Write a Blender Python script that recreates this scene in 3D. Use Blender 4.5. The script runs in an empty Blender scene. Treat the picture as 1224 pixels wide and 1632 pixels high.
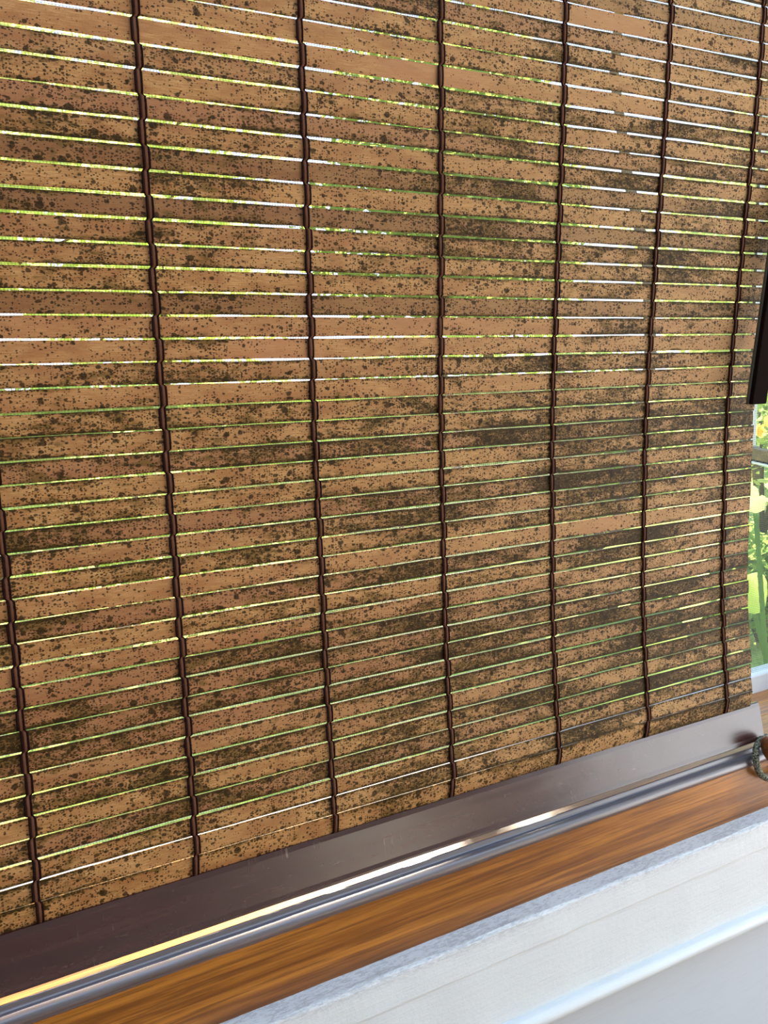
import bpy, bmesh, math, random
from mathutils import Vector, Matrix, noise

sc = bpy.context.scene
random.seed(7)
# Surveyed camera and curve of the blind, in slat pitches (1 pitch = 2 cm), camera at the origin
P = [1245.9228, 0.45925, -0.15776, -0.03845, 35.8127, -22.17237, -0.04402, 7.09127, 21.74151, 29.29956, 43.9306, 0.12307, 0.11535, 0.10761, 0.09975, 0.09171, 0.08329, 0.07344, 0.06083, 0.04576, 0.02979, 0.01567, 0.0061, 0.00255, 0.00388, 0.00778, 0.01095, 0.01046, 0.00471, -0.00514, -0.01672, -0.02723, -0.03528, -0.04133, -0.04612, -0.05039, -0.0537, -0.05491, -0.05392, -0.05162, -0.04941, -0.04785, -0.04688, -0.04557, -0.04317, -0.03921, -0.03378, -0.02709, -0.01941, -0.01069, -0.00095, 0.00996, 0.022, 0.03477, 0.04723, -0.0, -0.01682, -0.01898, 0.0338, -0.05734, 0.2, -0.00064, 3e-05, -0.03456, -0.02488, -0.00171, 0.00034, -0.01848, -0.02112, -0.00738, -0.03133, -0.01515, -0.00772, -0.01979, -0.01077, -0.00367, -0.01563, 0.00129, -0.00843, -0.00821, -0.04779, -0.01368, -0.01108, 0.00676, 0.00372, 0.00524, 0.02091, 0.02025, 0.01987, 0.01341, 0.01499, 0.01708, 0.0145, 0.01371, 0.00657, 0.01501, 0.01271, 0.02085, 0.00081, 0.00178, 0.02532, 0.01059, 0.01047, 0.01921, 0.00661, 0.00741, -6e-05]
S = 0.02; H = 1.36
F, YAW, PIT, ROL = P[0:4]

# ------------------------------------------------------------------ camera
ca, sa, cb, sb = math.cos(YAW), math.sin(YAW), math.cos(PIT), math.sin(PIT)
fwd = Vector((sa*cb, ca*cb, sb)); r0 = Vector((ca, -sa, 0)); u0 = r0.cross(fwd)
rt = math.cos(ROL)*r0 + math.sin(ROL)*u0; up = -math.sin(ROL)*r0 + math.cos(ROL)*u0
cd = bpy.data.cameras.new('camera'); cam = bpy.data.objects.new('camera', cd); sc.collection.objects.link(cam)
M = Matrix((rt, up, -fwd)).transposed().to_4x4(); M.translation = Vector((0, 0, H)); cam.matrix_world = M
cd.sensor_fit = 'HORIZONTAL'; cd.sensor_width = 36; cd.lens = F*36/1224; cd.clip_start = 0.02; cd.clip_end = 300
sc.camera = cam

# ------------------------------------------------------------------ light
sc.view_settings.view_transform = 'Standard'; sc.view_settings.look = 'None'
sc.view_settings.gamma = 1; sc.view_settings.use_curve_mapping = False
sc.view_settings.exposure = 0.0
w = bpy.data.worlds.new('world'); sc.world = w; w.use_nodes = True
wn = w.node_tree.nodes; wl = w.node_tree.links
bg = wn['Background']; tc = wn.new('ShaderNodeTexCoord'); sep = wn.new('ShaderNodeSeparateXYZ'); cr = wn.new('ShaderNodeValToRGB')
wl.new(tc.outputs['Generated'], sep.inputs[0]); wl.new(sep.outputs[2], cr.inputs[0]); wl.new(cr.outputs[0], bg.inputs[0])
cr.color_ramp.elements[0].position = 0.0; cr.color_ramp.elements[0].color = (0.80, 0.90, 1.0, 1)
cr.color_ramp.elements[1].position = 0.8; cr.color_ramp.elements[1].color = (0.25, 0.50, 1.0, 1)
bg.inputs[1].default_value = 3.0
SUN_AZ, SUN_EL = math.radians(35), math.radians(38)      # towards the sun, from +Y to +X
sd = bpy.data.lights.new('sun', 'SUN'); sd.energy = 38; sd.angle = math.radians(0.55); sd.color = (1.0, 0.90, 0.72)
so = bpy.data.objects.new('sun', sd); sc.collection.objects.link(so)
sv = Vector((math.sin(SUN_AZ)*math.cos(SUN_EL), math.cos(SUN_AZ)*math.cos(SUN_EL), math.sin(SUN_EL)))
so.rotation_euler = sv.to_track_quat('Z', 'Y').to_euler(); so.location = (5, 8, 8)
def area(name, loc, tgt, sx, sy, e, col):
    d = bpy.data.lights.new(name, 'AREA'); d.shape = 'RECTANGLE'; d.size = sx; d.size_y = sy; d.energy = e; d.color = col
    o = bpy.data.objects.new(name, d); sc.collection.objects.link(o); o.location = loc
    o.rotation_euler = (Vector(loc)-Vector(tgt)).to_track_quat('Z', 'Y').to_euler(); return o
area('patio_door_daylight', (2.74, -0.90, 0.95), (0, -0.90, 0.95), 2.5, 2.2, 54, (1.0, 0.97, 0.92))
area('added_blue_fill', (0.6, -0.45, 2.70), (0.6, -0.45, 0), 3.2, 1.4, 46, (0.46, 0.66, 1.0))  # added blue fill below the closed ceiling, for bluish reflections on the sill nosing

# ------------------------------------------------------------------ helpers
def W(x, y, z): return Vector((x*S, y*S, z*S + H))
def link(name, me, mat, parent=None, smooth=False):
    o = bpy.data.objects.new(name, me); sc.collection.objects.link(o)
    if mat: me.materials.append(mat)
    if parent: o.parent = parent
    if smooth:
        for f in me.polygons: f.use_smooth = True
    return o
def from_bm(name, bm, mat, parent=None, smooth=False):
    bmesh.ops.recalc_face_normals(bm, faces=bm.faces)
    me = bpy.data.meshes.new(name); bm.to_mesh(me); bm.free(); return link(name, me, mat, parent, smooth)
def empty(name, loc=(0, 0, 0)):
    o = bpy.data.objects.new(name, None); sc.collection.objects.link(o); o.location = loc; return o
def tag(o, label=None, cat=None, group=None, kind=None):
    if label: o['label'] = label
    if cat: o['category'] = cat
    if group: o['group'] = group
    if kind: o['kind'] = kind
    return o
def fix(o, parent):      # parent while keeping world place
    o.parent = parent; o.matrix_parent_inverse = Matrix.Translation(-parent.location); return o
def box_bm(a, b, bm=None):
    bm = bm or bmesh.new(); r = bmesh.ops.create_cube(bm, size=1)
    for v in r['verts']:
        v.co = Vector(((v.co.x+.5)*(b[0]-a[0])+a[0], (v.co.y+.5)*(b[1]-a[1])+a[1], (v.co.z+.5)*(b[2]-a[2])+a[2]))
    return bm
def bevel(bm, w, seg=2):
    bmesh.ops.bevel(bm, geom=list(bm.edges), offset=w, segments=seg, affect='EDGES', profile=0.5)
def extrude_profile(prof, x0, x1, n=60, slope=0.0, wob=0.0, seed=0):
    """sweep a closed (y,z) outline along X, in pitch units"""
    bm = bmesh.new(); rows = []
    for i in range(n+1):
        x = x0 + (x1-x0)*i/n; row = []
        for j, (y, z) in enumerate(prof):
            dy = wob*noise.noise(Vector((x*0.35, j*0.7, seed))); dz = wob*noise.noise(Vector((x*0.35, j*0.7, seed+9)))
            row.append(bm.verts.new(W(x, y+dy, z + dz + slope*(x-25))))
        rows.append(row)
    m = len(prof)
    for i in range(n):
        for j in range(m):
            bm.faces.new((rows[i][j], rows[i+1][j], rows[i+1][(j+1) % m], rows[i][(j+1) % m]))
    bm.faces.new(rows[0]); bm.faces.new(rows[-1][::-1]); return bm
def tube(pts, rad, bm=None, seg=6, flat=1.0):
    bm = bm or bmesh.new(); rings = []; n = len(pts)
    for i in range(n):
        t = (pts[min(i+1, n-1)] - pts[max(i-1, 0)]).normalized()
        a = t.cross(Vector((0, 1, 0)));
        if a.length < 0.1: a = t.cross(Vector((1, 0, 0)))
        a.normalize(); b = t.cross(a).normalized(); r = rad(i/(n-1)) if callable(rad) else rad
        rings.append([bm.verts.new(pts[i] + a*math.cos(k*2*math.pi/seg)*r + b*math.sin(k*2*math.pi/seg)*r*flat) for k in range(seg)])
    for i in range(n-1):
        for k in range(seg):
            bm.faces.new((rings[i][k], rings[i][(k+1) % seg], rings[i+1][(k+1) % seg], rings[i+1][k]))
    bm.faces.new(rings[0][::-1]); bm.faces.new(rings[-1]); return bm
def lin(c): return tuple((v/12.92 if v <= 0.04045 else ((v+0.055)/1.055)**2.4) for v in [x/255 for x in c]) + (1,)

class NT:
    def __init__(s, name):
        s.m = bpy.data.materials.new(name); s.m.use_nodes = True; s.n = s.m.node_tree.nodes; s.l = s.m.node_tree.links
        s.b = s.n['Principled BSDF']; s.out = s.n['Material Output']
    def new(s, t, **k):
        x = s.n.new(t)
        for a, v in k.items(): setattr(x, a, v)
        return x
    def put(s, sock, v):
        if isinstance(v, bpy.types.NodeSocket): s.l.new(v, sock)
        elif v is not None: sock.default_value = v
    def math(s, op, a, b=None, c=None, clamp=False):
        x = s.new('ShaderNodeMath', operation=op); x.use_clamp = clamp
        s.put(x.inputs[0], a); s.put(x.inputs[1], b)
        if c is not None: s.put(x.inputs[2], c)
        return x.outputs[0]
    def vmath(s, op, a, b):
        x = s.new('ShaderNodeVectorMath', operation=op); s.put(x.inputs[0], a); s.put(x.inputs[1], b); return x.outputs[0]
    def noise(s, vec, scale, detail=4, rough=.55, dist=0):
        x = s.new('ShaderNodeTexNoise'); s.put(x.inputs['Vector'], vec); x.inputs['Scale'].default_value = scale
        x.inputs['Detail'].default_value = detail; x.inputs['Roughness'].default_value = rough; x.inputs['Distortion'].default_value = dist
        return x.outputs['Fac']
    def vor(s, vec, scale):
        x = s.new('ShaderNodeTexVoronoi', voronoi_dimensions='2D'); s.put(x.inputs['Vector'], vec); x.inputs['Scale'].default_value = scale
        return x.outputs['Distance'], x.outputs['Color']
    def ramp(s, f, a, b, c0=(0, 0, 0, 1), c1=(1, 1, 1, 1)):
        x = s.new('ShaderNodeMapRange', interpolation_type='SMOOTHSTEP'); s.put(x.inputs[0], f); s.put(x.inputs[1], a); s.put(x.inputs[2], b)
        return x.outputs[0]
    def mix(s, f, a, b, mode='MIX'):
        x = s.new('ShaderNodeMix', data_type='RGBA', blend_type=mode); s.put(x.inputs[0], f); s.put(x.inputs[6], a); s.put(x.inputs[7], b); return x.outputs[2]
    def bump(s, h, strength=.3, dist=.001):
        x = s.new('ShaderNodeBump'); s.put(x.inputs['Height'], h); x.inputs['Strength'].default_value = strength; x.inputs['Distance'].default_value = dist
        s.l.new(x.outputs[0], s.b.inputs['Normal'])
    def scale(s, vec, v):
        x = s.new('ShaderNodeMapping'); s.put(x.inputs['Vector'], vec); x.inputs['Scale'].default_value = v; return x.outputs[0]
    def obj(s): return s.new('ShaderNodeTexCoord').outputs['Object']
    def rnd(s): return s.new('ShaderNodeObjectInfo').outputs['Random']
def plain(name, c, rough=.5, metal=0, spec=.5, coat=0):
    t = NT(name); t.b.inputs['Base Color'].default_value = lin(c); t.b.inputs['Roughness'].default_value = rough
    t.b.inputs['Metallic'].default_value = metal; t.b.inputs['Specular IOR Level'].default_value = spec; t.b.inputs['Coat Weight'].default_value = coat
    n = t.noise(t.obj(), 60, 5); c2 = t.mix(t.ramp(n, .35, .7), tuple(v*.85 for v in lin(c)[:3])+(1,), lin(c)); t.put(t.b.inputs['Base Color'], c2)
    return t.m

# ---- mildewed slat: UV = (x in pitches, 0..1 across)
def slat_mat():
    t = NT('mildewed_slat'); uv = t.new('ShaderNodeUVMap').outputs[0]; r = t.rnd()
    off = t.new('ShaderNodeCombineXYZ'); t.put(off.inputs[0], t.math('MULTIPLY', r, 371.0)); t.put(off.inputs[1], t.math('MULTIPLY', r, 913.0))
    v = t.vmath('ADD', uv, off.outputs[0]); sx = t.new('ShaderNodeSeparateXYZ'); t.put(sx.inputs[0], uv)
    X, V = sx.outputs[0], sx.outputs[1]
    r2 = t.math('FRACT', t.math('MULTIPLY', r, 17.31)); r3 = t.math('FRACT', t.math('MULTIPLY', r, 57.7))
    # how mouldy: grows to the right, differs by slat and along it
    big = t.noise(t.scale(v, (.13, .30, 1)), 1.0, 3, .6)
    clean = t.ramp(r2, .80, .93)
    seg = t.ramp(t.noise(t.scale(v, (.09, .05, 1)), 1.0, 1), .55, .66)
    clean = t.math('MULTIPLY', clean, t.math('ADD', .35, t.math('MULTIPLY', seg, .65)))
    right = t.ramp(X, 4.0, 40.0)
    dens = t.math('ADD', t.math('MULTIPLY', t.math('SUBTRACT', big, .5), 1.15), t.math('MULTIPLY', right, .10))
    dens = t.math('ADD', dens, t.math('MULTIPLY', t.math('SUBTRACT', r3, .5), .10))
    dens = t.math('SUBTRACT', dens, t.math('MULTIPLY', clean, .30))
    edge = t.math('ABSOLUTE', t.math('SUBTRACT', V, .5)); edge = t.ramp(edge, .26, .52)
    dens = t.math('ADD', t.math('MULTIPLY', dens, .85), t.math('MULTIPLY', edge, .20))
    sz = t.new('ShaderNodeSeparateXYZ'); t.put(sz.inputs[0], t.obj())
    dens = t.math('SUBTRACT', dens, t.math('MULTIPLY', t.ramp(sz.outputs[2], 1.30, 1.75), .10))
    dens = t.math('SUBTRACT', dens, .01)
    patch = t.noise(t.scale(v, (.9, 1.6, 2)), 1.0, 4, .6)
    # base
    streak = t.noise(t.scale(v, (1.1, 26, 1)), 1.0, 5, .7); blot = t.noise(t.scale(v, (.5, 1.2, 1)), 1.0, 3)
    fine = t.noise(t.scale(v, (14, 14, 1)), 1.0, 2, .7)
    base = t.mix(t.ramp(streak, .3, .7), lin((150, 98, 50)), lin((204, 156, 98)))
    base = t.mix(t.math('MULTIPLY', t.ramp(blot, .38, .66), .75), base, lin((150, 98, 56)))
    base = t.mix(t.math('MULTIPLY', t.ramp(r3, .45, .9), .65), base, lin((150, 98, 66)))
    base = t.mix(t.math('MULTIPLY', clean, .55), base, lin((178, 118, 80)))
    base = t.mix(t.math('MULTIPLY', t.math('LESS_THAN', r2, .13), .6), base, lin((112, 72, 46)))
    base = t.mix(t.math('MULTIPLY', t.ramp(fine, .4, .7), .22), base, lin((110, 72, 36)))
    base = t.mix(t.math('MULTIPLY', right, .45), base, lin((176, 142, 96)))
    # olive bloom
    bl = t.noise(t.scale(v, (.85, 1.9, 1)), 1.0, 8, .66)
    f1 = t.ramp(t.math('ADD', bl, t.math('MULTIPLY', dens, .75)), .50, .64)
    col = t.mix(t.math('MULTIPLY', f1, .72), base, lin((92, 70, 26)))
    # blotchy dark mould, ragged and streaky
    rg = t.noise(t.scale(v, (4.2, 8.0, 1)), 1.0, 8, .80)
    rg2 = t.math('ADD', t.math('MULTIPLY', rg, .74), t.math('MULTIPLY', t.noise(t.scale(v, (.75, 1.7, 3)), 1.0, 4, .6), .26))
    f2 = t.ramp(t.math('ADD', rg2, t.math('MULTIPLY', dens, .40)), .545, .595)
    col = t.mix(t.math('MULTIPLY', f2, .86), col, lin((50, 37, 10)))
    # round colonies in two sizes
    wob = t.vmath('ADD', v, t.vmath('SCALE', v, None)) if False else v
    nz = t.new('ShaderNodeTexNoise'); t.put(nz.inputs['Vector'], v); nz.inputs['Scale'].default_value = 5; nz.inputs['Detail'].default_value = 3
    sc_ = t.new('ShaderNodeVectorMath', operation='MULTIPLY'); t.put(sc_.inputs[0], nz.outputs['Color']); sc_.inputs[1].default_value = (.12, .09, 0)
    vw = t.vmath('ADD', v, sc_.outputs[0])
    for scl, kk, mx_, bias in ((1.25, .62, .24, .60), (2.3, .75, .25, .50), (5.2, 1.0, .30, .40), (9.5, 1.1, .36, .40)):
        d, c = t.vor(t.scale(vw, (.85, 1.1, 1)) if scl > 2 else vw, scl); cs = t.new('ShaderNodeSeparateColor'); t.put(cs.inputs[0], c)
        thr = t.math('MULTIPLY', t.math('SUBTRACT', t.math('ADD', cs.outputs[0], t.math('ADD', t.math('MULTIPLY', dens, 1.2), t.math('MULTIPLY', t.math('SUBTRACT', patch, .52), 1.6))), bias), kk)
        thr = t.math('MINIMUM', thr, mx_)
        f = t.math('SUBTRACT', 1.0, t.ramp(d, t.math('SUBTRACT', thr, .05), t.math('ADD', thr, .03)))
        f = t.math('MULTIPLY', f, t.math('GREATER_THAN', thr, .03))
        col = t.mix(t.math('MULTIPLY', f, .86), col, lin((46, 32, 10)))
    t.put(t.b.inputs['Base Color'], col); t.b.inputs['Roughness'].default_value = .55; t.b.inputs['Specular IOR Level'].default_value = .1
    ribs = t.new('ShaderNodeTexWave', bands_direction='X'); t.put(ribs.inputs['Vector'], uv); ribs.inputs['Scale'].default_value = 2.6; ribs.inputs['Distortion'].default_value = .4
    hb = t.math('ADD', t.math('MULTIPLY', ribs.outputs['Fac'], .10), t.math('ADD', t.math('MULTIPLY', streak, .5), t.math('MULTIPLY', fine, .5)))
    t.bump(hb, .25, .0004)
    return t.m

def wood_mat(name, c0, c1, c2, rough=.35, coat=0., sx=1.6, knots=False, spec=.5, civ=1.5, crough=.22):
    t = NT(name); o = t.obj(); v = t.scale(o, (sx, 40, 40))
    n1 = t.noise(v, 1.6, 6, .62, .6); n2 = t.noise(t.scale(o, (9, 330, 330)), 1.0, 4, .6); n3 = t.noise(t.scale(o, (1.2, 9, 9)), 2.0, 3)
    col = t.mix(t.ramp(n1, .32, .66), lin(c0), lin(c1)); col = t.mix(t.math('MULTIPLY', t.ramp(n2, .42, .66), .7), col, lin(c2))
    col = t.mix(t.math('MULTIPLY', t.ramp(n3, .5, .75), .5), col, lin(c2))
    if knots:
        d, c = t.vor(t.scale(o, (3.2, 9, 9)), 1.0); cs = t.new('ShaderNodeSeparateColor'); t.put(cs.inputs[0], c)
        k = t.math('MULTIPLY', t.math('SUBTRACT', 1.0, t.ramp(d, .03, .22)), t.math('GREATER_THAN', cs.outputs[0], .6))
        col = t.mix(t.math('MULTIPLY', k, .6), col, lin((62, 32, 12)))
    t.put(t.b.inputs['Base Color'], col); t.b.inputs['Roughness'].default_value = rough; t.b.inputs['Coat Weight'].default_value = coat
    t.b.inputs['Coat Roughness'].default_value = crough; t.b.inputs['Coat IOR'].default_value = civ; t.b.inputs['Specular IOR Level'].default_value = spec
    t.bump(t.math('ADD', n2, t.math('MULTIPLY', n1, .6)), .25, .0008); return t.m

def paint_mat(name, c, worn=0.0, rough=.45, bs=.15):
    t = NT(name); o = t.obj(); n = t.noise(o, 260, 5, .7); st = t.noise(t.scale(o, (18, 420, 420)), 1.0, 4, .6)
    col = t.mix(t.math('MULTIPLY', t.ramp(st, .45, .7), .35), lin(c), tuple(v*.86 for v in lin(c)[:3])+(1,))
    if worn:
        g = t.noise(t.scale(o, (120, 420, 420)), 1.0, 6, .75); zone = t.noise(o, 9, 3)
        sz = t.new('ShaderNodeSeparateXYZ'); t.put(sz.inputs[0], o)
        near = t.ramp(sz.outputs[2], -31.9*S+H, -31.0*S+H)
        f = t.math('MULTIPLY', t.ramp(t.math('ADD', g, t.math('MULTIPLY', zone, .25)), .60, .70), t.math('ADD', .04, t.math('MULTIPLY', near, .96)))
        col = t.mix(t.math('MULTIPLY', near, .15), col, lin((190, 188, 200)))  # lavender sky reflection put into the colour of the top edge
        col = t.mix(t.math('MULTIPLY', f, worn), col, lin((92, 88, 96)))
    t.put(t.b.inputs['Base Color'], col); t.b.inputs['Roughness'].default_value = rough
    t.bump(t.math('ADD', n, st), bs, .0008); return t.m

def leaf_mat(name, c0, c1, trans=.55):
    t = NT(name); n = t.noise(t.obj(), 3.0, 3); r = t.new('ShaderNodeNewGeometry').outputs['Random Per Island']
    col = t.mix(t.math('ADD', t.math('MULTIPLY', r, .6), t.math('MULTIPLY', n, .4)), lin(c0), lin(c1))
    d = t.new('ShaderNodeBsdfDiffuse'); tr = t.new('ShaderNodeBsdfTranslucent'); mx = t.new('ShaderNodeMixShader'); mx.inputs[0].default_value = trans
    t.put(d.inputs[0], col); t.put(tr.inputs[0], t.mix(.35, col, lin((222, 232, 120))))
    t.l.new(d.outputs[0], mx.inputs[1]); t.l.new(tr.outputs[0], mx.inputs[2]); t.l.new(mx.outputs[0], t.out.inputs[0]); return t.m

def glass_mat():
    t = NT('window_glass'); t.n.remove(t.b); g = t.new('ShaderNodeBsdfGlossy'); g.inputs['Roughness'].default_value = .01
    tr = t.new('ShaderNodeBsdfTransparent'); tr.inputs[0].default_value = (.95, .98, .97, 1); fr = t.new('ShaderNodeFresnel'); fr.inputs[0].default_value = 1.45
    mx = t.new('ShaderNodeMixShader'); bf = t.new('ShaderNodeNewGeometry').outputs['Backfacing']; t.put(mx.inputs[0], t.math('MULTIPLY', fr.outputs[0], t.math('SUBTRACT', 1.0, bf))); t.l.new(tr.outputs[0], mx.inputs[1]); t.l.new(g.outputs[0], mx.inputs[2])
    t.l.new(mx.outputs[0], t.out.inputs[0]); return t.m

def rail_mat():
    t = NT('brown_rail_paint'); o = t.obj(); n = t.noise(t.scale(o, (6, 90, 90)), 1.0, 5, .6)
    scr = t.noise(t.scale(o, (420, 10, 22)), 1.0, 4, .6); pat = t.noise(t.scale(o, (9, 40, 55)), 1.0, 3)
    s = t.math('MULTIPLY', t.ramp(scr, .60, .72), t.ramp(pat, .52, .68))
    d = t.noise(t.scale(o, (70, 260, 160)), 1.0, 6, .75); zone = t.noise(t.scale(o, (5, 30, 60)), 1.0, 2)
    s2 = t.math('MULTIPLY', t.ramp(d, .56, .74), t.ramp(zone, .5, .7))
    col = t.mix(t.ramp(n, .3, .7), lin((50, 20, 17)), lin((64, 30, 24)))
    col = t.mix(t.math('MULTIPLY', s, .45), col, lin((150, 130, 125))); col = t.mix(t.math('MULTIPLY', s2, .30), col, lin((160, 140, 132)))
    t.put(t.b.inputs['Base Color'], col); t.put(t.b.inputs['Roughness'], t.math('ADD', .20, t.math('MULTIPLY', n, .10)))
    t.b.inputs['Specular IOR Level'].default_value = .8; t.bump(n, .10, .0006); return t.m

MAT = dict(
    slat=slat_mat(), cord=plain('maroon_cord', (34, 10, 6), .9, 0, .1), cordlight=plain('brown_cord', (104, 66, 46), .8, 0, .1), rail=rail_mat(),
    sill=wood_mat('dark_varnished_wood', (70, 60, 62), (92, 76, 74), (54, 42, 38), .45, .75, civ=1.9, crough=.34),
    knob=wood_mat('knob_varnish', (120, 62, 10), (168, 92, 20), (80, 40, 8), .3, .4),
    sillboard=wood_mat('orange_sill_varnish', (170, 104, 34), (204, 134, 50), (120, 70, 26), .34, .35),
    fascia=wood_mat('orange_varnished_wood', (124, 70, 16), (182, 116, 40), (92, 50, 14), .38, .15, knots=True),
    white_worn=paint_mat('worn_white_paint', (216, 220, 218), .32, .5, .5), white=paint_mat('white_paint', (214, 220, 220), 0, .4, .12),
    wall=paint_mat('wall_paint', (188, 194, 198), 0, .7, .05), frame=paint_mat('frame_paint', (232, 236, 240), 0, .3, .05),
    leafA=leaf_mat('leaf_green', (135, 162, 84), (200, 216, 146)), leafB=leaf_mat('leaf_dark', (74, 108, 48), (130, 166, 84), .5),
    leafC=leaf_mat('leaf_yellow', (178, 196, 110), (228, 232, 176), .6), bark=wood_mat('bark', (70, 52, 38), (110, 86, 64), (50, 38, 28), .9),
    glass=glass_mat(), screen=plain('screen_wire', (120, 126, 122), .6), dark=plain('dark_brown_wood', (26, 16, 11), .9, 0, .03),
    olive=plain('olive_brown_edge', (70, 62, 44), .5), metal=plain('grey_latch', (150, 150, 140), .4, .8),
    brownframe=wood_mat('brown_frame', (96, 66, 42), (130, 92, 60), (70, 46, 30), .5), flower=leaf_mat('orange_petal', (245, 140, 50), (255, 190, 90), .6),
    concrete=plain('path_concrete', (190, 182, 170), .8))

# ------------------------------------------------------------------ the setting
ZS = -26.4           # sill top
XL, XR = -16, 62     # first window opening
def struct(name, bm, mat, smooth=False):
    o = from_bm(name, bm, mat, None, smooth); o['kind'] = 'structure'; return o
def world_box(a, b): return box_bm(a, b)
bm = bmesh.new()
y0, y1 = 35.35*S, 44*S
zt = 62*S+H; zs = (ZS-.6)*S + H
for (xa, xb, za, zb) in ((-3.0, 2.8, -.2, zs), (-3.0, 2.8, 2.45, 2.75), (-3.0, XL*S, zs, 2.45), (XR*S, XR*S+.08, zs, 2.45), (2.2, 2.8, zs, 2.45)):
    box_bm((xa, y0, za), (xb, y1, zb), bm)
box_bm((-3.0, 34.75*S, -.2), (2.8, y0, -38.5*S+H), bm)
struct('wall_front', bm, MAT['wall'])
struct('wall_left', box_bm((-3.1, -3.1, -.2), (-3.0, y1, 2.75)), MAT['wall'])
bm = bmesh.new()
for (ya, yb, za, zb) in ((-3.1, -2.2, -.2, 2.75), (.4, y1, -.2, 2.75), (-2.2, .4, 2.1, 2.75)):
    box_bm((2.8, ya, za), (2.9, yb, zb), bm)
struct('wall_right', bm, MAT['wall'])
struct('wall_back', box_bm((-3.1, -3.2, -.2), (2.9, -3.1, 2.75)), MAT['wall'])
struct('ceiling', box_bm((-3.1, -3.1, 2.75), (2.9, y1, 2.85)), MAT['wall'])
struct('floor', box_bm((-3.1, -3.1, -.3), (2.9, y1, -.2)), wood_mat('floor_boards', (120, 84, 52), (160, 116, 74), (90, 62, 38), .4))
# sill board with rounded nose
def arc(cy, cz, r, a0, a1, n): return [(cy + r*math.cos(math.radians(a0+(a1-a0)*i/n)), cz + r*math.sin(math.radians(a0+(a1-a0)*i/n))) for i in range(n+1)]
prof = [(42.1, ZS), (38.9, ZS), (38.85, ZS-.05), (38.75, ZS-.05), (38.7, ZS), (35.62, ZS), (35.62, ZS-1.0), (42.1, ZS-1.0)]
struct('trim_1', extrude_profile(prof, XL, XR, 40, 0, .0, 1), MAT['sillboard'])
tag(bpy.data.objects['trim_1'], 'varnished orange-brown wooden window sill board')
prof = [(35.62, ZS-.01), (35.57, ZS-.05), (35.52, ZS-.2), (35.45, ZS-.3)] + [(35.36+.43*math.cos(math.radians(a)), ZS-.72+.40*math.sin(math.radians(a))) for a in range(90, 215, 10)] + [(35.62, ZS-1.0)]
struct('trim_5', extrude_profile(prof, XL, XR, 60, 0, .02, 1), MAT['sill'], True)
tag(bpy.data.objects['trim_5'], 'dark rounded wooden nosing along the front of the sill')
# small lip + orange fascia
prof = [(35.9, -26.95)] + arc(35.22, -27.22, .22, 90, 200, 6) + [(35.04, -27.42), (35.04, -30.95), (35.04, -31.02), (35.9, -31.02)]
struct('trim_2', extrude_profile(prof, XL, 75, 60, 0, .03, 2), MAT['fascia'])
tag(bpy.data.objects['trim_2'], 'orange-brown varnished wooden fascia under the sill')
prof = [(35.9, -30.98), (34.3, -31.05)] + arc(34.02, -31.24, .19, 90, 180, 4) + [(33.80, -33.0), (33.92, -33.06), (33.95, -37.2), (33.9, -38.6), (35.9, -38.6)]
struct('trim_3', extrude_profile(prof, XL, 75, 160, 0, .05, 3), MAT['white_worn'])
tag(bpy.data.objects['trim_3'], 'white painted apron moulding with worn top edge')
prof = [(34.9, -37.35)] + arc(33.82, -37.85, .52, 110, 250, 10) + [(34.9, -38.4)]
struct('trim_4', extrude_profile(prof, XL, 75, 60, -.022, .03, 4), MAT['white'], True)
tag(bpy.data.objects['trim_4'], 'white half round bead below the apron')

# window_1: frame in the opening, fly screen
win = empty('window_1', W(23, 43, ZS)); win['kind'] = 'structure'
def wpart(name, bm, mat, parent=win, smooth=False):
    o = from_bm(name, bm, mat, None, smooth); return fix(o, parent)
def fbox(X0, X1, Y0, Y1, Z0, Z1, bv=.0):
    a, b = W(X0, Y0, Z0), W(X1, Y1, Z1); bm = box_bm(a, b)
    if bv: bevel(bm, bv*S)
    return bm
ZT = (2.45-H)/S
wpart('bottom_rail', fbox(XL, XR, 42.14, 43.6, ZS-.6, -24.9, .12), MAT['frame'])
wpart('top_rail', fbox(XL, XR, 42.14, 43.6, ZT-1.6, ZT, .12), MAT['frame'])
wpart('side_stile', fbox(XL, XL+1.6, 42.14, 43.6, -24.9, ZT-1.6, .12), MAT['frame'])
wpart('side_stile', fbox(XR-1.6, XR, 42.14, 43.6, -24.9, ZT-1.6, .12), MAT['frame'])
bm = bmesh.new(); xa, xb = (XL+1.6), (XR-1.6); za, zb = -24.9, ZT-1.6; yS = 42.75
st = .155; tw = .0095
n = int((xb-xa)/st)
def thin(bm, x0, x1, y, z0, z1):     # four-vertex strand, both faces
    d = tw
    vs = [bm.verts.new(W(*q)) for q in ((x0, y-d, z0), (x1, y-d, z0), (x1, y-d, z1), (x0, y-d, z1), (x0, y+d, z0), (x1, y+d, z0), (x1, y+d, z1), (x0, y+d, z1))]
    for f in ((0, 1, 2, 3), (5, 4, 7, 6), (4, 0, 3, 7), (1, 5, 6, 2), (3, 2, 6, 7), (4, 5, 1, 0)): bm.faces.new([vs[i] for i in f])
for i in range(n): x = xa + i*st; thin(bm, x-tw, x+tw, yS, za, zb)
for i in range(int((zb-za)/st)): z = za + i*st; thin(bm, xa, xb, yS+.004, z-tw, z+tw)
wpart('insect_screen', bm, MAT['screen'])

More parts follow.
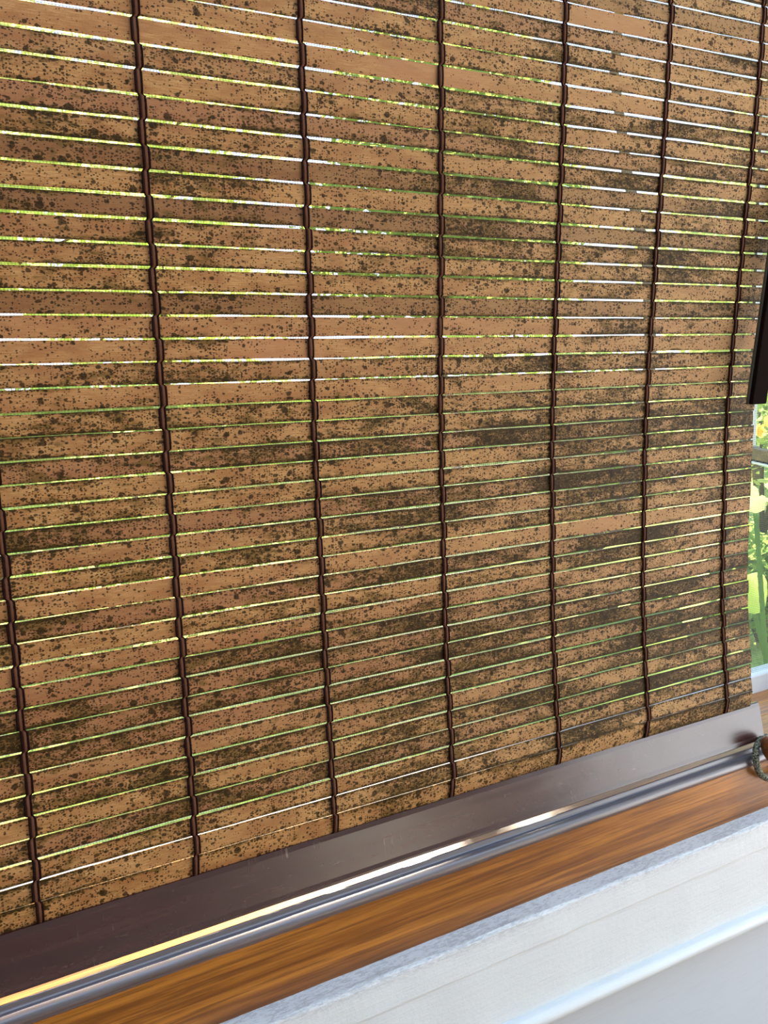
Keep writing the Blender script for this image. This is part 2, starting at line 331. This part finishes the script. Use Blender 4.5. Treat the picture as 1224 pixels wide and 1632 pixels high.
# window_2: casement beyond the mullion, swung outwards
hx, hy, fx, fy = 66.8, 44.0, 75.6, 60.0
w2 = empty('window_2', W(hx, hy, -9.6)); w2['kind'] = 'structure'
L = math.hypot(fx-hx, fy-hy); ang = math.atan2(fy-hy, fx-hx)
def sash(name, u0, u1, v0, v1, z0, z1, mat, bv=.08):
    bm = fbox(u0, u1, v0, v1, z0, z1, bv)
    rot = Matrix.Rotation(ang, 4, 'Z'); hp = W(hx, hy, 0); hp.z = 0
    for v in bm.verts: v.co = rot @ v.co + hp
    return wpart(name, bm, mat, w2)
ST = 1.6
sash('stile', L-.78, L-.24, -.2, .3, -7.9, 28, MAT['dark']); sash('stile', 0, ST, -.5, .5, -7.9, 28, MAT['brownframe'])
sash('edge_strip', L-.24, L, -.2, .3, -7.9, 28, MAT['brownframe'])
sash('glazing_bead', L-1.1, L-.78, -.2, .3, -7.9, 28, MAT['frame'])
sash('bottom_rail', 0, L, -.55, .55, -9.3, -8.1, MAT['brownframe']); sash('top_rail', 0, L, -.5, .5, 28, 29.4, MAT['brownframe'])
sash('drip_bar', -.3, L+.1, -.6, .6, -9.75, -9.5, MAT['frame'], .03); sash('drip_seal', -.2, L, -.4, .4, -9.5, -9.3, MAT['dark'], .03)
sash('pane', ST, L-1.1, -.05, .05, -8.1, 28, MAT['glass'], 0)
sash('corner_latch', L-.8, L+.05, -.8, .65, -9.0, -8.0, MAT['metal'], .1)

# ------------------------------------------------------------------ the blind
NG = 53
th = list(P[11:55]); dv = list(P[63:107])
while len(th) < NG-1: th.append(.047); dv.append(.01)
TW1, TW2, SW1, SW2, SW3, ZT1, ZT2 = P[56:63]
Yk = [P[4]]; Zk = [P[5]]
for a, d in zip(th, dv): Yk.append(Yk[-1] + (1+d)*math.sin(a)); Zk.append(Zk[-1] + (1+d)*math.cos(a))
Yk = [35.98] + Yk; Zk = [-23.36] + Zk        # row 0 = top of bottom rail
def ev(k):           # k in gap numbers, 0 = first gap, -1 = rail
    i = k+1; j = max(0, min(len(Yk)-2, int(math.floor(i)))); f = i-j
    return Yk[j]*(1-f)+Yk[j+1]*f, Zk[j]*(1-f)+Zk[j+1]*f
def BP(X, k):
    u = (min(k, 46)-22)/22.; Y, Z = ev(k)
    return Vector((X + SW1*u+SW2*u*u+SW3*u**3, Y+(X-20)*(TW1*u+TW2*u*u), Z+(X-20)*(ZT1*u+ZT2*u*u)))
CX = [-7.30, -.044, 7.091, 14.416, 21.742, 29.30, 36.63, 43.93]
XB0, XB1 = -10.3, 46.55
blind = empty('woven_wood_blind', W(20, 36.2, -26))
tag(blind, 'mildew-spotted brown woven slat blind hanging in the window above the sill', 'blind')
def bpart(name, bm, mat, parent=blind, smooth=False):
    return fix(from_bm(name, bm, mat, None, smooth), parent)
NSL = NG
for s in range(NSL):
    k0, k1 = s-1.0, s+0.0
    gap = .10 if s < 8 else (.085 if s < 26 else .115)
    g0 = gap*random.uniform(.6, 1.3)/2; g1 = gap*random.uniform(.6, 1.3)/2
    if s == 0: g0 = -.05
    if s in (1, 2): g0 *= .5
    n = 84; bm = bmesh.new(); uvl = bm.loops.layers.uv.new('UVMap'); rows = []
    xs = random.uniform(-.12, .12); tilt = random.uniform(-.03, .03); seed = random.uniform(0, 500); lean = random.uniform(-.02, .02)
    x1 = XB1 + xs*.6
    for i in range(n+1):
        X = XB0 + (x1-XB0)*i/n; row = []
        e0 = g0 + .035*noise.noise(Vector((X*.22, seed, 0))) + .012*noise.noise(Vector((X*1.3, seed, 5)))
        e1 = g1 + .035*noise.noise(Vector((X*.22, seed, 9))) + .012*noise.noise(Vector((X*1.3, seed, 15)))
        a = BP(X, k0+max(e0, -.04)+tilt*(X-20)/60); b = BP(X, k1-max(e1, -.02)+tilt*(X-20)/60)
        nrm = Vector((0, -(b.z-a.z), (b.y-a.y))).normalized()
        for (f, t_) in ((0, 0), (.5, -.02), (1, 0), (1, .06), (.5, .04), (0, .06)):
            q = a.lerp(b, f) + nrm*(-t_) + nrm*(lean*(f-.5)*2)
            row.append((bm.verts.new(W(*q)), X, f))
        rows.append(row)
    for i in range(n):
        for j in range(6):
            q = (rows[i][j], rows[i+1][j], rows[i+1][(j+1) % 6], rows[i][(j+1) % 6])
            fc = bm.faces.new([v[0] for v in q])
            for lp, v in zip(fc.loops, q): lp[uvl].uv = (v[1], v[2])
    for r in (rows[0], rows[-1]):
        fc = bm.faces.new([v[0] for v in r])
        for lp, v in zip(fc.loops, r): lp[uvl].uv = (v[1], v[2])
    bpart('slat', bm, MAT['slat'])
# ladder cords: two strands over each slat, crossing between the slats
for ci, cx in enumerate(CX):
    root = None; strands = []
    for sgn in (-1, 1):
        pts = []
        for s in range(NSL):
            alt = (.055 if (s+ci) % 2 else -.055) + .02*noise.noise(Vector((s*1.7, ci*3.1, 2)))
            for f, hw, dy in ((0.03, .09, .0), (.10, .125, -.085), (.5, .13, -.10), (.90, .125, -.085), (.97, .09, .0)):
                k = s-1+f; q = BP(cx + sgn*hw + alt*(1 if .05 < f < .95 else .3), k); q.y += dy; pts.append(W(*q))
        strands.append(pts)
    o = bpart('ladder_cord', tube(strands[0], .045*S), MAT['cord'], smooth=True)
    bm = tube(strands[1], .045*S); c2 = bpart('strand', bm, MAT['cord'], o, True); c2.matrix_parent_inverse = Matrix.Identity(4)
    # brown binding yarn lying between the strands, and the rear strand
    pts = [(a+b)/2 + Vector((0, .0*S, 0)) for a, b in zip(*strands)]
    c3 = from_bm('binding_yarn', tube(pts, .075*S, flat=.4), MAT['cordlight'], None, True); c3.parent = o
    pts = [W(*(BP(cx, s-1) + Vector((0, .10, 0)))) for s in range(NSL+1)]
    c4 = from_bm('rear_strand', tube(pts, .05*S), MAT['cord'], None, True); c4.parent = o
# bottom rail: shallow curved front, top tucked behind the last slat
prof = [(36.05, -23.30), (35.93, -23.32), (35.82, -23.55), (35.66, -24.3), (35.50, -25.0), (35.38, -25.5), (35.29, -25.7), (35.27, -25.78), (35.32, -25.85),
        (35.45, -25.86), (35.8, -25.75), (35.95, -25.0), (36.1, -24.0), (36.18, -23.35)]
bm = extrude_profile(prof, -10.6, 47.12, 80, 0, .012, 11)
bpart('bottom_rail', bm, MAT['rail'])['label'] = 'dark brown glossy bottom rail of the blind'
hz = Zk[-1]
bpart('head_rail', fbox(XB0-.3, XB1+.4, Yk[-1]-.8, Yk[-1]+1.0, hz-.2, hz+2.4, .15), MAT['dark'])

# ------------------------------------------------------------------ rod at the right edge of the blind
rod = empty('hanging_rod', W(44.4, 34.9, -2)); tag(rod, 'dark brown square wooden rod hanging beside the right edge of the blind', 'rod')
def rodbox(x0, x1, ya, yb, mat, name):
    bm = bmesh.new(); vs = []
    for z, dx in ((-1.98, 0), (27, 4.6)):
        for x, y in ((x0, ya), (x1, ya), (x1, yb), (x0, yb)):
            vs.append(bm.verts.new(W(x+dx, y, z)))
    for f in ((0, 1, 2, 3), (4, 7, 6, 5), (0, 4, 5, 1), (1, 5, 6, 2), (2, 6, 7, 3), (3, 7, 4, 0)): bm.faces.new([vs[i] for i in f])
    bevel(bm, .05*S); o = from_bm(name, bm, mat); return fix(o, rod)
rodbox(43.98, 45.3, 34.8, 35.1, MAT['dark'], 'front_face')
rodbox(43.93, 45.25, 35.1, 35.32, MAT['olive'], 'rear_strip')['label'] = 'olive-brown rear strip of the rod'

# ------------------------------------------------------------------ wooden toggle on a rope loop
tg = empty('toggle_on_rope', W(47.6, 35.2, ZS)); tag(tg, 'orange-brown wooden knob on a dark green rope loop at right end of sill', 'rope toggle')
bm = bmesh.new(); rings = []
KX, KY, KZ = 46.55, 34.05, -25.5
for dz, r in ((.42, .12), (.40, .42), (.30, .66), (.1, .86), (-.15, .93), (-.45, .90), (-.8, .78), (-1.15, .58), (-1.45, .34), (-1.6, .12)):
    rings.append([bm.verts.new(W(KX+r*math.cos(a*math.pi/14), KY+r*math.sin(a*math.pi/14), KZ+dz)) for a in range(28)])
for a, b in zip(rings, rings[1:]):
    for k in range(28): bm.faces.new((a[k], a[(k+1) % 28], b[(k+1) % 28], b[k]))
bm.faces.new(rings[0][::-1]); bm.faces.new(rings[-1])
fix(from_bm('wooden_knob', bm, MAT['knob'], None, True), tg)
ctl = [(47.55, 35.55, -25.88), (47.0, 35.3, -25.78), (46.1, 34.95, -25.7), (45.55, 34.75, -25.95), (45.4, 34.65, -26.6), (45.55, 34.6, -27.3), (45.95, 34.6, -27.95),
       (46.6, 34.6, -28.4), (47.2, 34.6, -28.55), (48.0, 34.6, -28.3), (48.8, 34.6, -27.6), (49.1, 34.7, -26.9), (48.9, 35.0, -26.3)]
def crom(c, n=10):
    out = []
    for i in range(len(c)-1):
        p0, p1, p2, p3 = [Vector(c[max(0, min(len(c)-1, i+d))]) for d in (-1, 0, 1, 2)]
        for j in range(n):
            t = j/n; out.append(.5*((2*p1)+(-p0+p2)*t+(2*p0-5*p1+4*p2-p3)*t*t+(-p0+3*p1-3*p2+p3)*t**3))
    out.append(Vector(c[-1])); return out
cl = crom(ctl, 14)
rope_m = NT('green_rope'); rn = rope_m.noise(rope_m.obj(), 520, 3); rope_m.put(rope_m.b.inputs['Base Color'], rope_m.mix(rope_m.ramp(rn, .4, .62), lin((34, 36, 26)), lin((150, 150, 124)))); rope_m.b.inputs['Roughness'].default_value = .8
rope_m = rope_m.m
bm = bmesh.new()
for k in range(3):
    pts = []
    for i, c in enumerate(cl):
        t = (cl[min(i+1, len(cl)-1)]-cl[max(i-1, 0)]).normalized(); a = t.cross(Vector((0, 1, 0))); a.normalize(); b = t.cross(a)
        ph = i*.55 + k*2*math.pi/3; pts.append(W(*(c + (a*math.cos(ph)+b*math.sin(ph))*.11)))
    tube(pts, .13*S, bm, 7)
fix(from_bm('rope', bm, rope_m, None, True), tg)['label'] = 'dark green twisted rope loop'

# ------------------------------------------------------------------ the garden
bm = bmesh.new(); G = 48
vs = [[bm.verts.new((-14+34*i/G, y1+.02+26*j/G, -.35+.04*noise.noise(Vector((i*.4, j*.4, 3))))) for j in range(G+1)] for i in range(G+1)]
for i in range(G):
    for j in range(G): bm.faces.new((vs[i][j], vs[i+1][j], vs[i+1][j+1], vs[i][j+1]))
gm = NT('lawn_grass'); n = gm.noise(gm.obj(), 1.2, 6); n2 = gm.noise(gm.obj(), 60, 4, .7)
c = gm.mix(gm.ramp(n, .35, .65), lin((140, 168, 50)), lin((196, 206, 96))); gm.put(gm.b.inputs['Base Color'], gm.mix(gm.math('MULTIPLY', gm.ramp(n2, .4, .7), .5), c, lin((60, 84, 22)))); gm.b.inputs['Roughness'].default_value = .9
gm.bump(n2, .8, .02)
struct('ground', bm, gm.m)
def leaf_cloud(name, blobs, count, size, mat, parent, seed):
    rnd = random.Random(seed); verts = []; faces = []
    for _ in range(count):
        cx, cy, cz, r = rnd.choice(blobs)
        d = Vector((rnd.gauss(0, 1), rnd.gauss(0, 1), rnd.gauss(0, 1))).normalized()*r*rnd.uniform(.35, 1)**.5
        c = Vector((cx, cy, cz)) + Vector((d.x, d.y, d.z*.85)); l = size*rnd.uniform(.6, 1.4); wd = l*rnd.uniform(.3, .45)
        ax = Vector((rnd.gauss(0, 1), rnd.gauss(0, 1), rnd.gauss(0, .6)-.3)).normalized(); sd_ = ax.cross(Vector((rnd.gauss(0, 1), rnd.gauss(0, 1), rnd.gauss(0, 1)))).normalized(); nn = ax.cross(sd_)
        b = len(verts)
        verts += [c, c+ax*l*.35+sd_*wd*.5+nn*l*.05, c+ax*l*.75+sd_*wd*.38, c+ax*l-nn*l*.12, c+ax*l*.75-sd_*wd*.38, c+ax*l*.35-sd_*wd*.5+nn*l*.05]
        faces += [(b, b+1, b+2), (b, b+2, b+3), (b, b+3, b+4), (b, b+4, b+5)]
    me = bpy.data.meshes.new(name); me.from_pydata([tuple(v) for v in verts], [], faces); me.update()
    o = link(name, me, mat); return fix(o, parent)
def tree(name, x, y, th_, blobs, count, size, mat, label, seed, cat='tree', tr=.07):
    root = empty(name, (x, y, -.35)); tag(root, label, cat); rnd = random.Random(seed+1)
    pts = [Vector((x+.1*math.sin(i*.9+seed), y+.1*math.cos(i*1.3+seed), -.4+(th_+.4)*i/8)) for i in range(9)]
    fix(from_bm('trunk', tube(pts, lambda t: tr*(1-.5*t), seg=10), MAT['bark'], None, True), root)
    top = pts[-2]
    for (bx, by, bz, r) in blobs:
        e = Vector((bx, by, bz)); mid = top.lerp(e, .5)+Vector((0, 0, .1))
        fix(from_bm('branch', tube([top, mid, e], lambda t: tr*.45*(1-.7*t), seg=7), MAT['bark'], None, True), root)
    leaf_cloud('foliage', blobs, count, size, mat, root, seed); return root
tree('garden_tree', 4.0, 4.15, 4.6, [(3.86, 4.85, 4.7, .5), (4.25, 4.9, 4.8, .6), (4.45, 5.2, 5.4, .6), (4.8, 4.7, 4.7, .5)], 4200, .12, MAT['leafA'],  # added: crown set out of view in the sun's path to shade the sill
     'slender leafy tree added close outside the window to shade the right part of the sill', 5, tr=.05)
tree('garden_tree', -.1, 8.2, 2.6, [(-.6, 8.1, 3.2, 1.1), (.9, 8.3, 2.9, 1.0), (.3, 8.4, 4.2, 1.1)], 5200, .16, MAT['leafC'],
     'yellow-green tree standing at the back of the lawn behind the blind', 9)
tree('garden_tree', 5.0, 8.2, 2.8, [(4.3, 8.0, 3.1, 1.2), (5.6, 8.2, 3.2, 1.3), (5.0, 8.4, 4.6, 1.3)], 6200, .17, MAT['leafB'],
     'dark green tree at the back of the lawn to the right', 12)
tree('garden_tree', 10.4, 8.2, 2.4, [(9.8, 8.1, 2.6, 1.2), (11.2, 8.4, 2.9, 1.3), (10.5, 8.6, 4.1, 1.2), (10.1, 7.8, 1.6, .9)], 6000, .16, MAT['leafC'],
     'yellow-green tree seen past the right edge of the blind', 15)
def shrub(x, y, h, r, mat, label, seed, size=.1, cnt=2600):
    root = empty('garden_shrub', (x, y, -.35)); tag(root, label, 'shrub'); rnd = random.Random(seed)
    blobs = [(x+rnd.uniform(-.6, .6)*r, y+rnd.uniform(-.4, .4)*r, -.35+h*rnd.uniform(.35, .7), r*.7) for _ in range(5)]
    bm = bmesh.new()
    for b in blobs: tube([Vector((x, y, -.4)), Vector(((x+b[0])/2, (y+b[1])/2, b[2]*.5)), Vector(b[:3])], lambda t: .03*(1-.6*t), bm, 6)
    fix(from_bm('stems', bm, MAT['bark'], None, True), root)
    leaf_cloud('foliage', blobs, cnt, size, mat, root, seed+50); return root
shrub(-1.8, 5.2, 1.7, .9, MAT['leafA'], 'mid green shrub behind the far left of the blind', 21)
shrub(.7, 5.6, 1.6, .8, MAT['leafA'], 'mid green shrub in front of the leftmost yellow-green tree behind the blind', 22)
shrub(2.6, 5.2, 1.5, .75, MAT['leafC'], 'yellow-green shrub behind the middle of the blind', 23)
shrub(4.7, 5.2, 1.9, .8, MAT['leafA'], 'mid green shrub seen past the right edge of the blind', 24, .11, 3600)
shrub(4.3, 3.25, .75, .5, MAT['leafB'], 'low dark green shrub outside right of the screen', 25, .09, 2200)
s6 = shrub(7.3, 5.6, 1.9, .8, MAT['leafC'], 'shrub with orange flowers seen through the open casement', 26, .1, 800)
rnd = random.Random(3); bm = bmesh.new()
for _ in range(110):
    c = Vector((7.3+rnd.gauss(0, .4), 4.9+rnd.gauss(0, .15), 1.0+rnd.gauss(0, .25)))
    for k in range(5):
        a = k*2*math.pi/5; d1 = Vector((math.cos(a), -.3, math.sin(a)))*.07; d2 = Vector((math.cos(a+.6), -.3, math.sin(a+.6)))*.05; d3 = Vector((math.cos(a-.6), -.3, math.sin(a-.6)))*.05
        bm.faces.new([bm.verts.new(c), bm.verts.new(c+d3), bm.verts.new(c+d1), bm.verts.new(c+d2)])
fix(from_bm('flowers', bm, MAT['flower']), s6)['kind'] = 'stuff'
# broad-leaved plant just outside
bl = empty('broad_leaved_plant', (2.15, 1.55, -.35)); tag(bl, 'broad-leaved garden plant just outside the screen, right of the blind', 'plant')
rnd = random.Random(11)
for k in range(11):
    a = rnd.uniform(0, 2*math.pi); Lf = rnd.uniform(.45, .8); el = rnd.uniform(.5, 1.2); z0 = -.35
    base = Vector((2.15+rnd.uniform(-.12, .12), 1.55+rnd.uniform(-.1, .1), z0)); top = Vector((2.15+.28*math.cos(a), 1.55+.22*math.sin(a), rnd.uniform(.35, 1.0)))
    fix(from_bm('leaf_stalk', tube([base, base.lerp(top, .5)+Vector((0, 0, .1)), top], .008, seg=6), MAT['leafB'], None, True), bl)
    bm = bmesh.new(); rows = []; dr = Vector((math.cos(a), math.sin(a), 0)); sdv = Vector((-math.sin(a), math.cos(a), 0)); wd = Lf*.2
    for i in range(11):
        t = i/10; ww = wd*math.sin(math.pi*min(1, t*.93+.05))**.7; c = top + dr*Lf*t*.8 + Vector((0, 0, Lf*(el*t*.6 - .9*t*t)))
        rows.append([bm.verts.new(c + sdv*ww*q + Vector((0, 0, abs(q)*ww*.35))) for q in (-1, -.5, 0, .5, 1)])
    for i in range(10):
        for j in range(4): bm.faces.new((rows[i][j], rows[i+1][j], rows[i+1][j+1], rows[i][j+1]))
    fix(from_bm('leaf_blade', bm, MAT['leafC'] if k % 2 == 0 else MAT['leafA'], None, True), bl)

for q, (x, y, lab) in enumerate(((-6, 15.5, 'tall tree far beyond the hedge on the left'), (3.2, 16, 'tall pale tree far beyond the hedge behind the middle of the blind'), (10.4, 15.5, 'tall tree far beyond the hedge to the right'), (18, 14.5, 'tall tree farthest right beyond the hedge'))):
    rr = random.Random(q)
    tree('garden_tree', x, y, 5.0, [(x+rr.uniform(-1.7, 1.7), y+rr.uniform(-.8, .8), z, 1.75) for z in (2.2, 3.2, 3.9, 4.8, 5.6, 6.6, 7.6)], 3400, .36, MAT['leafC' if q % 2 else 'leafA'], lab, 40+q, tr=.16)

hd = empty('garden_hedge', (2.5, 12, -.35)); tag(hd, 'long clipped green hedge along the far end of the lawn', 'hedge')
rnd = random.Random(77); hb = []
for i in range(44): hb.append((-9+i*.62, 12+rnd.uniform(-.2, .2), rnd.uniform(.1, 1.5), .75))
leaf_cloud('foliage', hb, 9000, .22, MAT['leafA'], hd, 78)
bm = box_bm((-9.3, 11.8, -.5), (18.4, 12.2, 1.4)); bevel(bm, .08); fix(from_bm('inner_growth', bm, MAT['leafA']), hd)
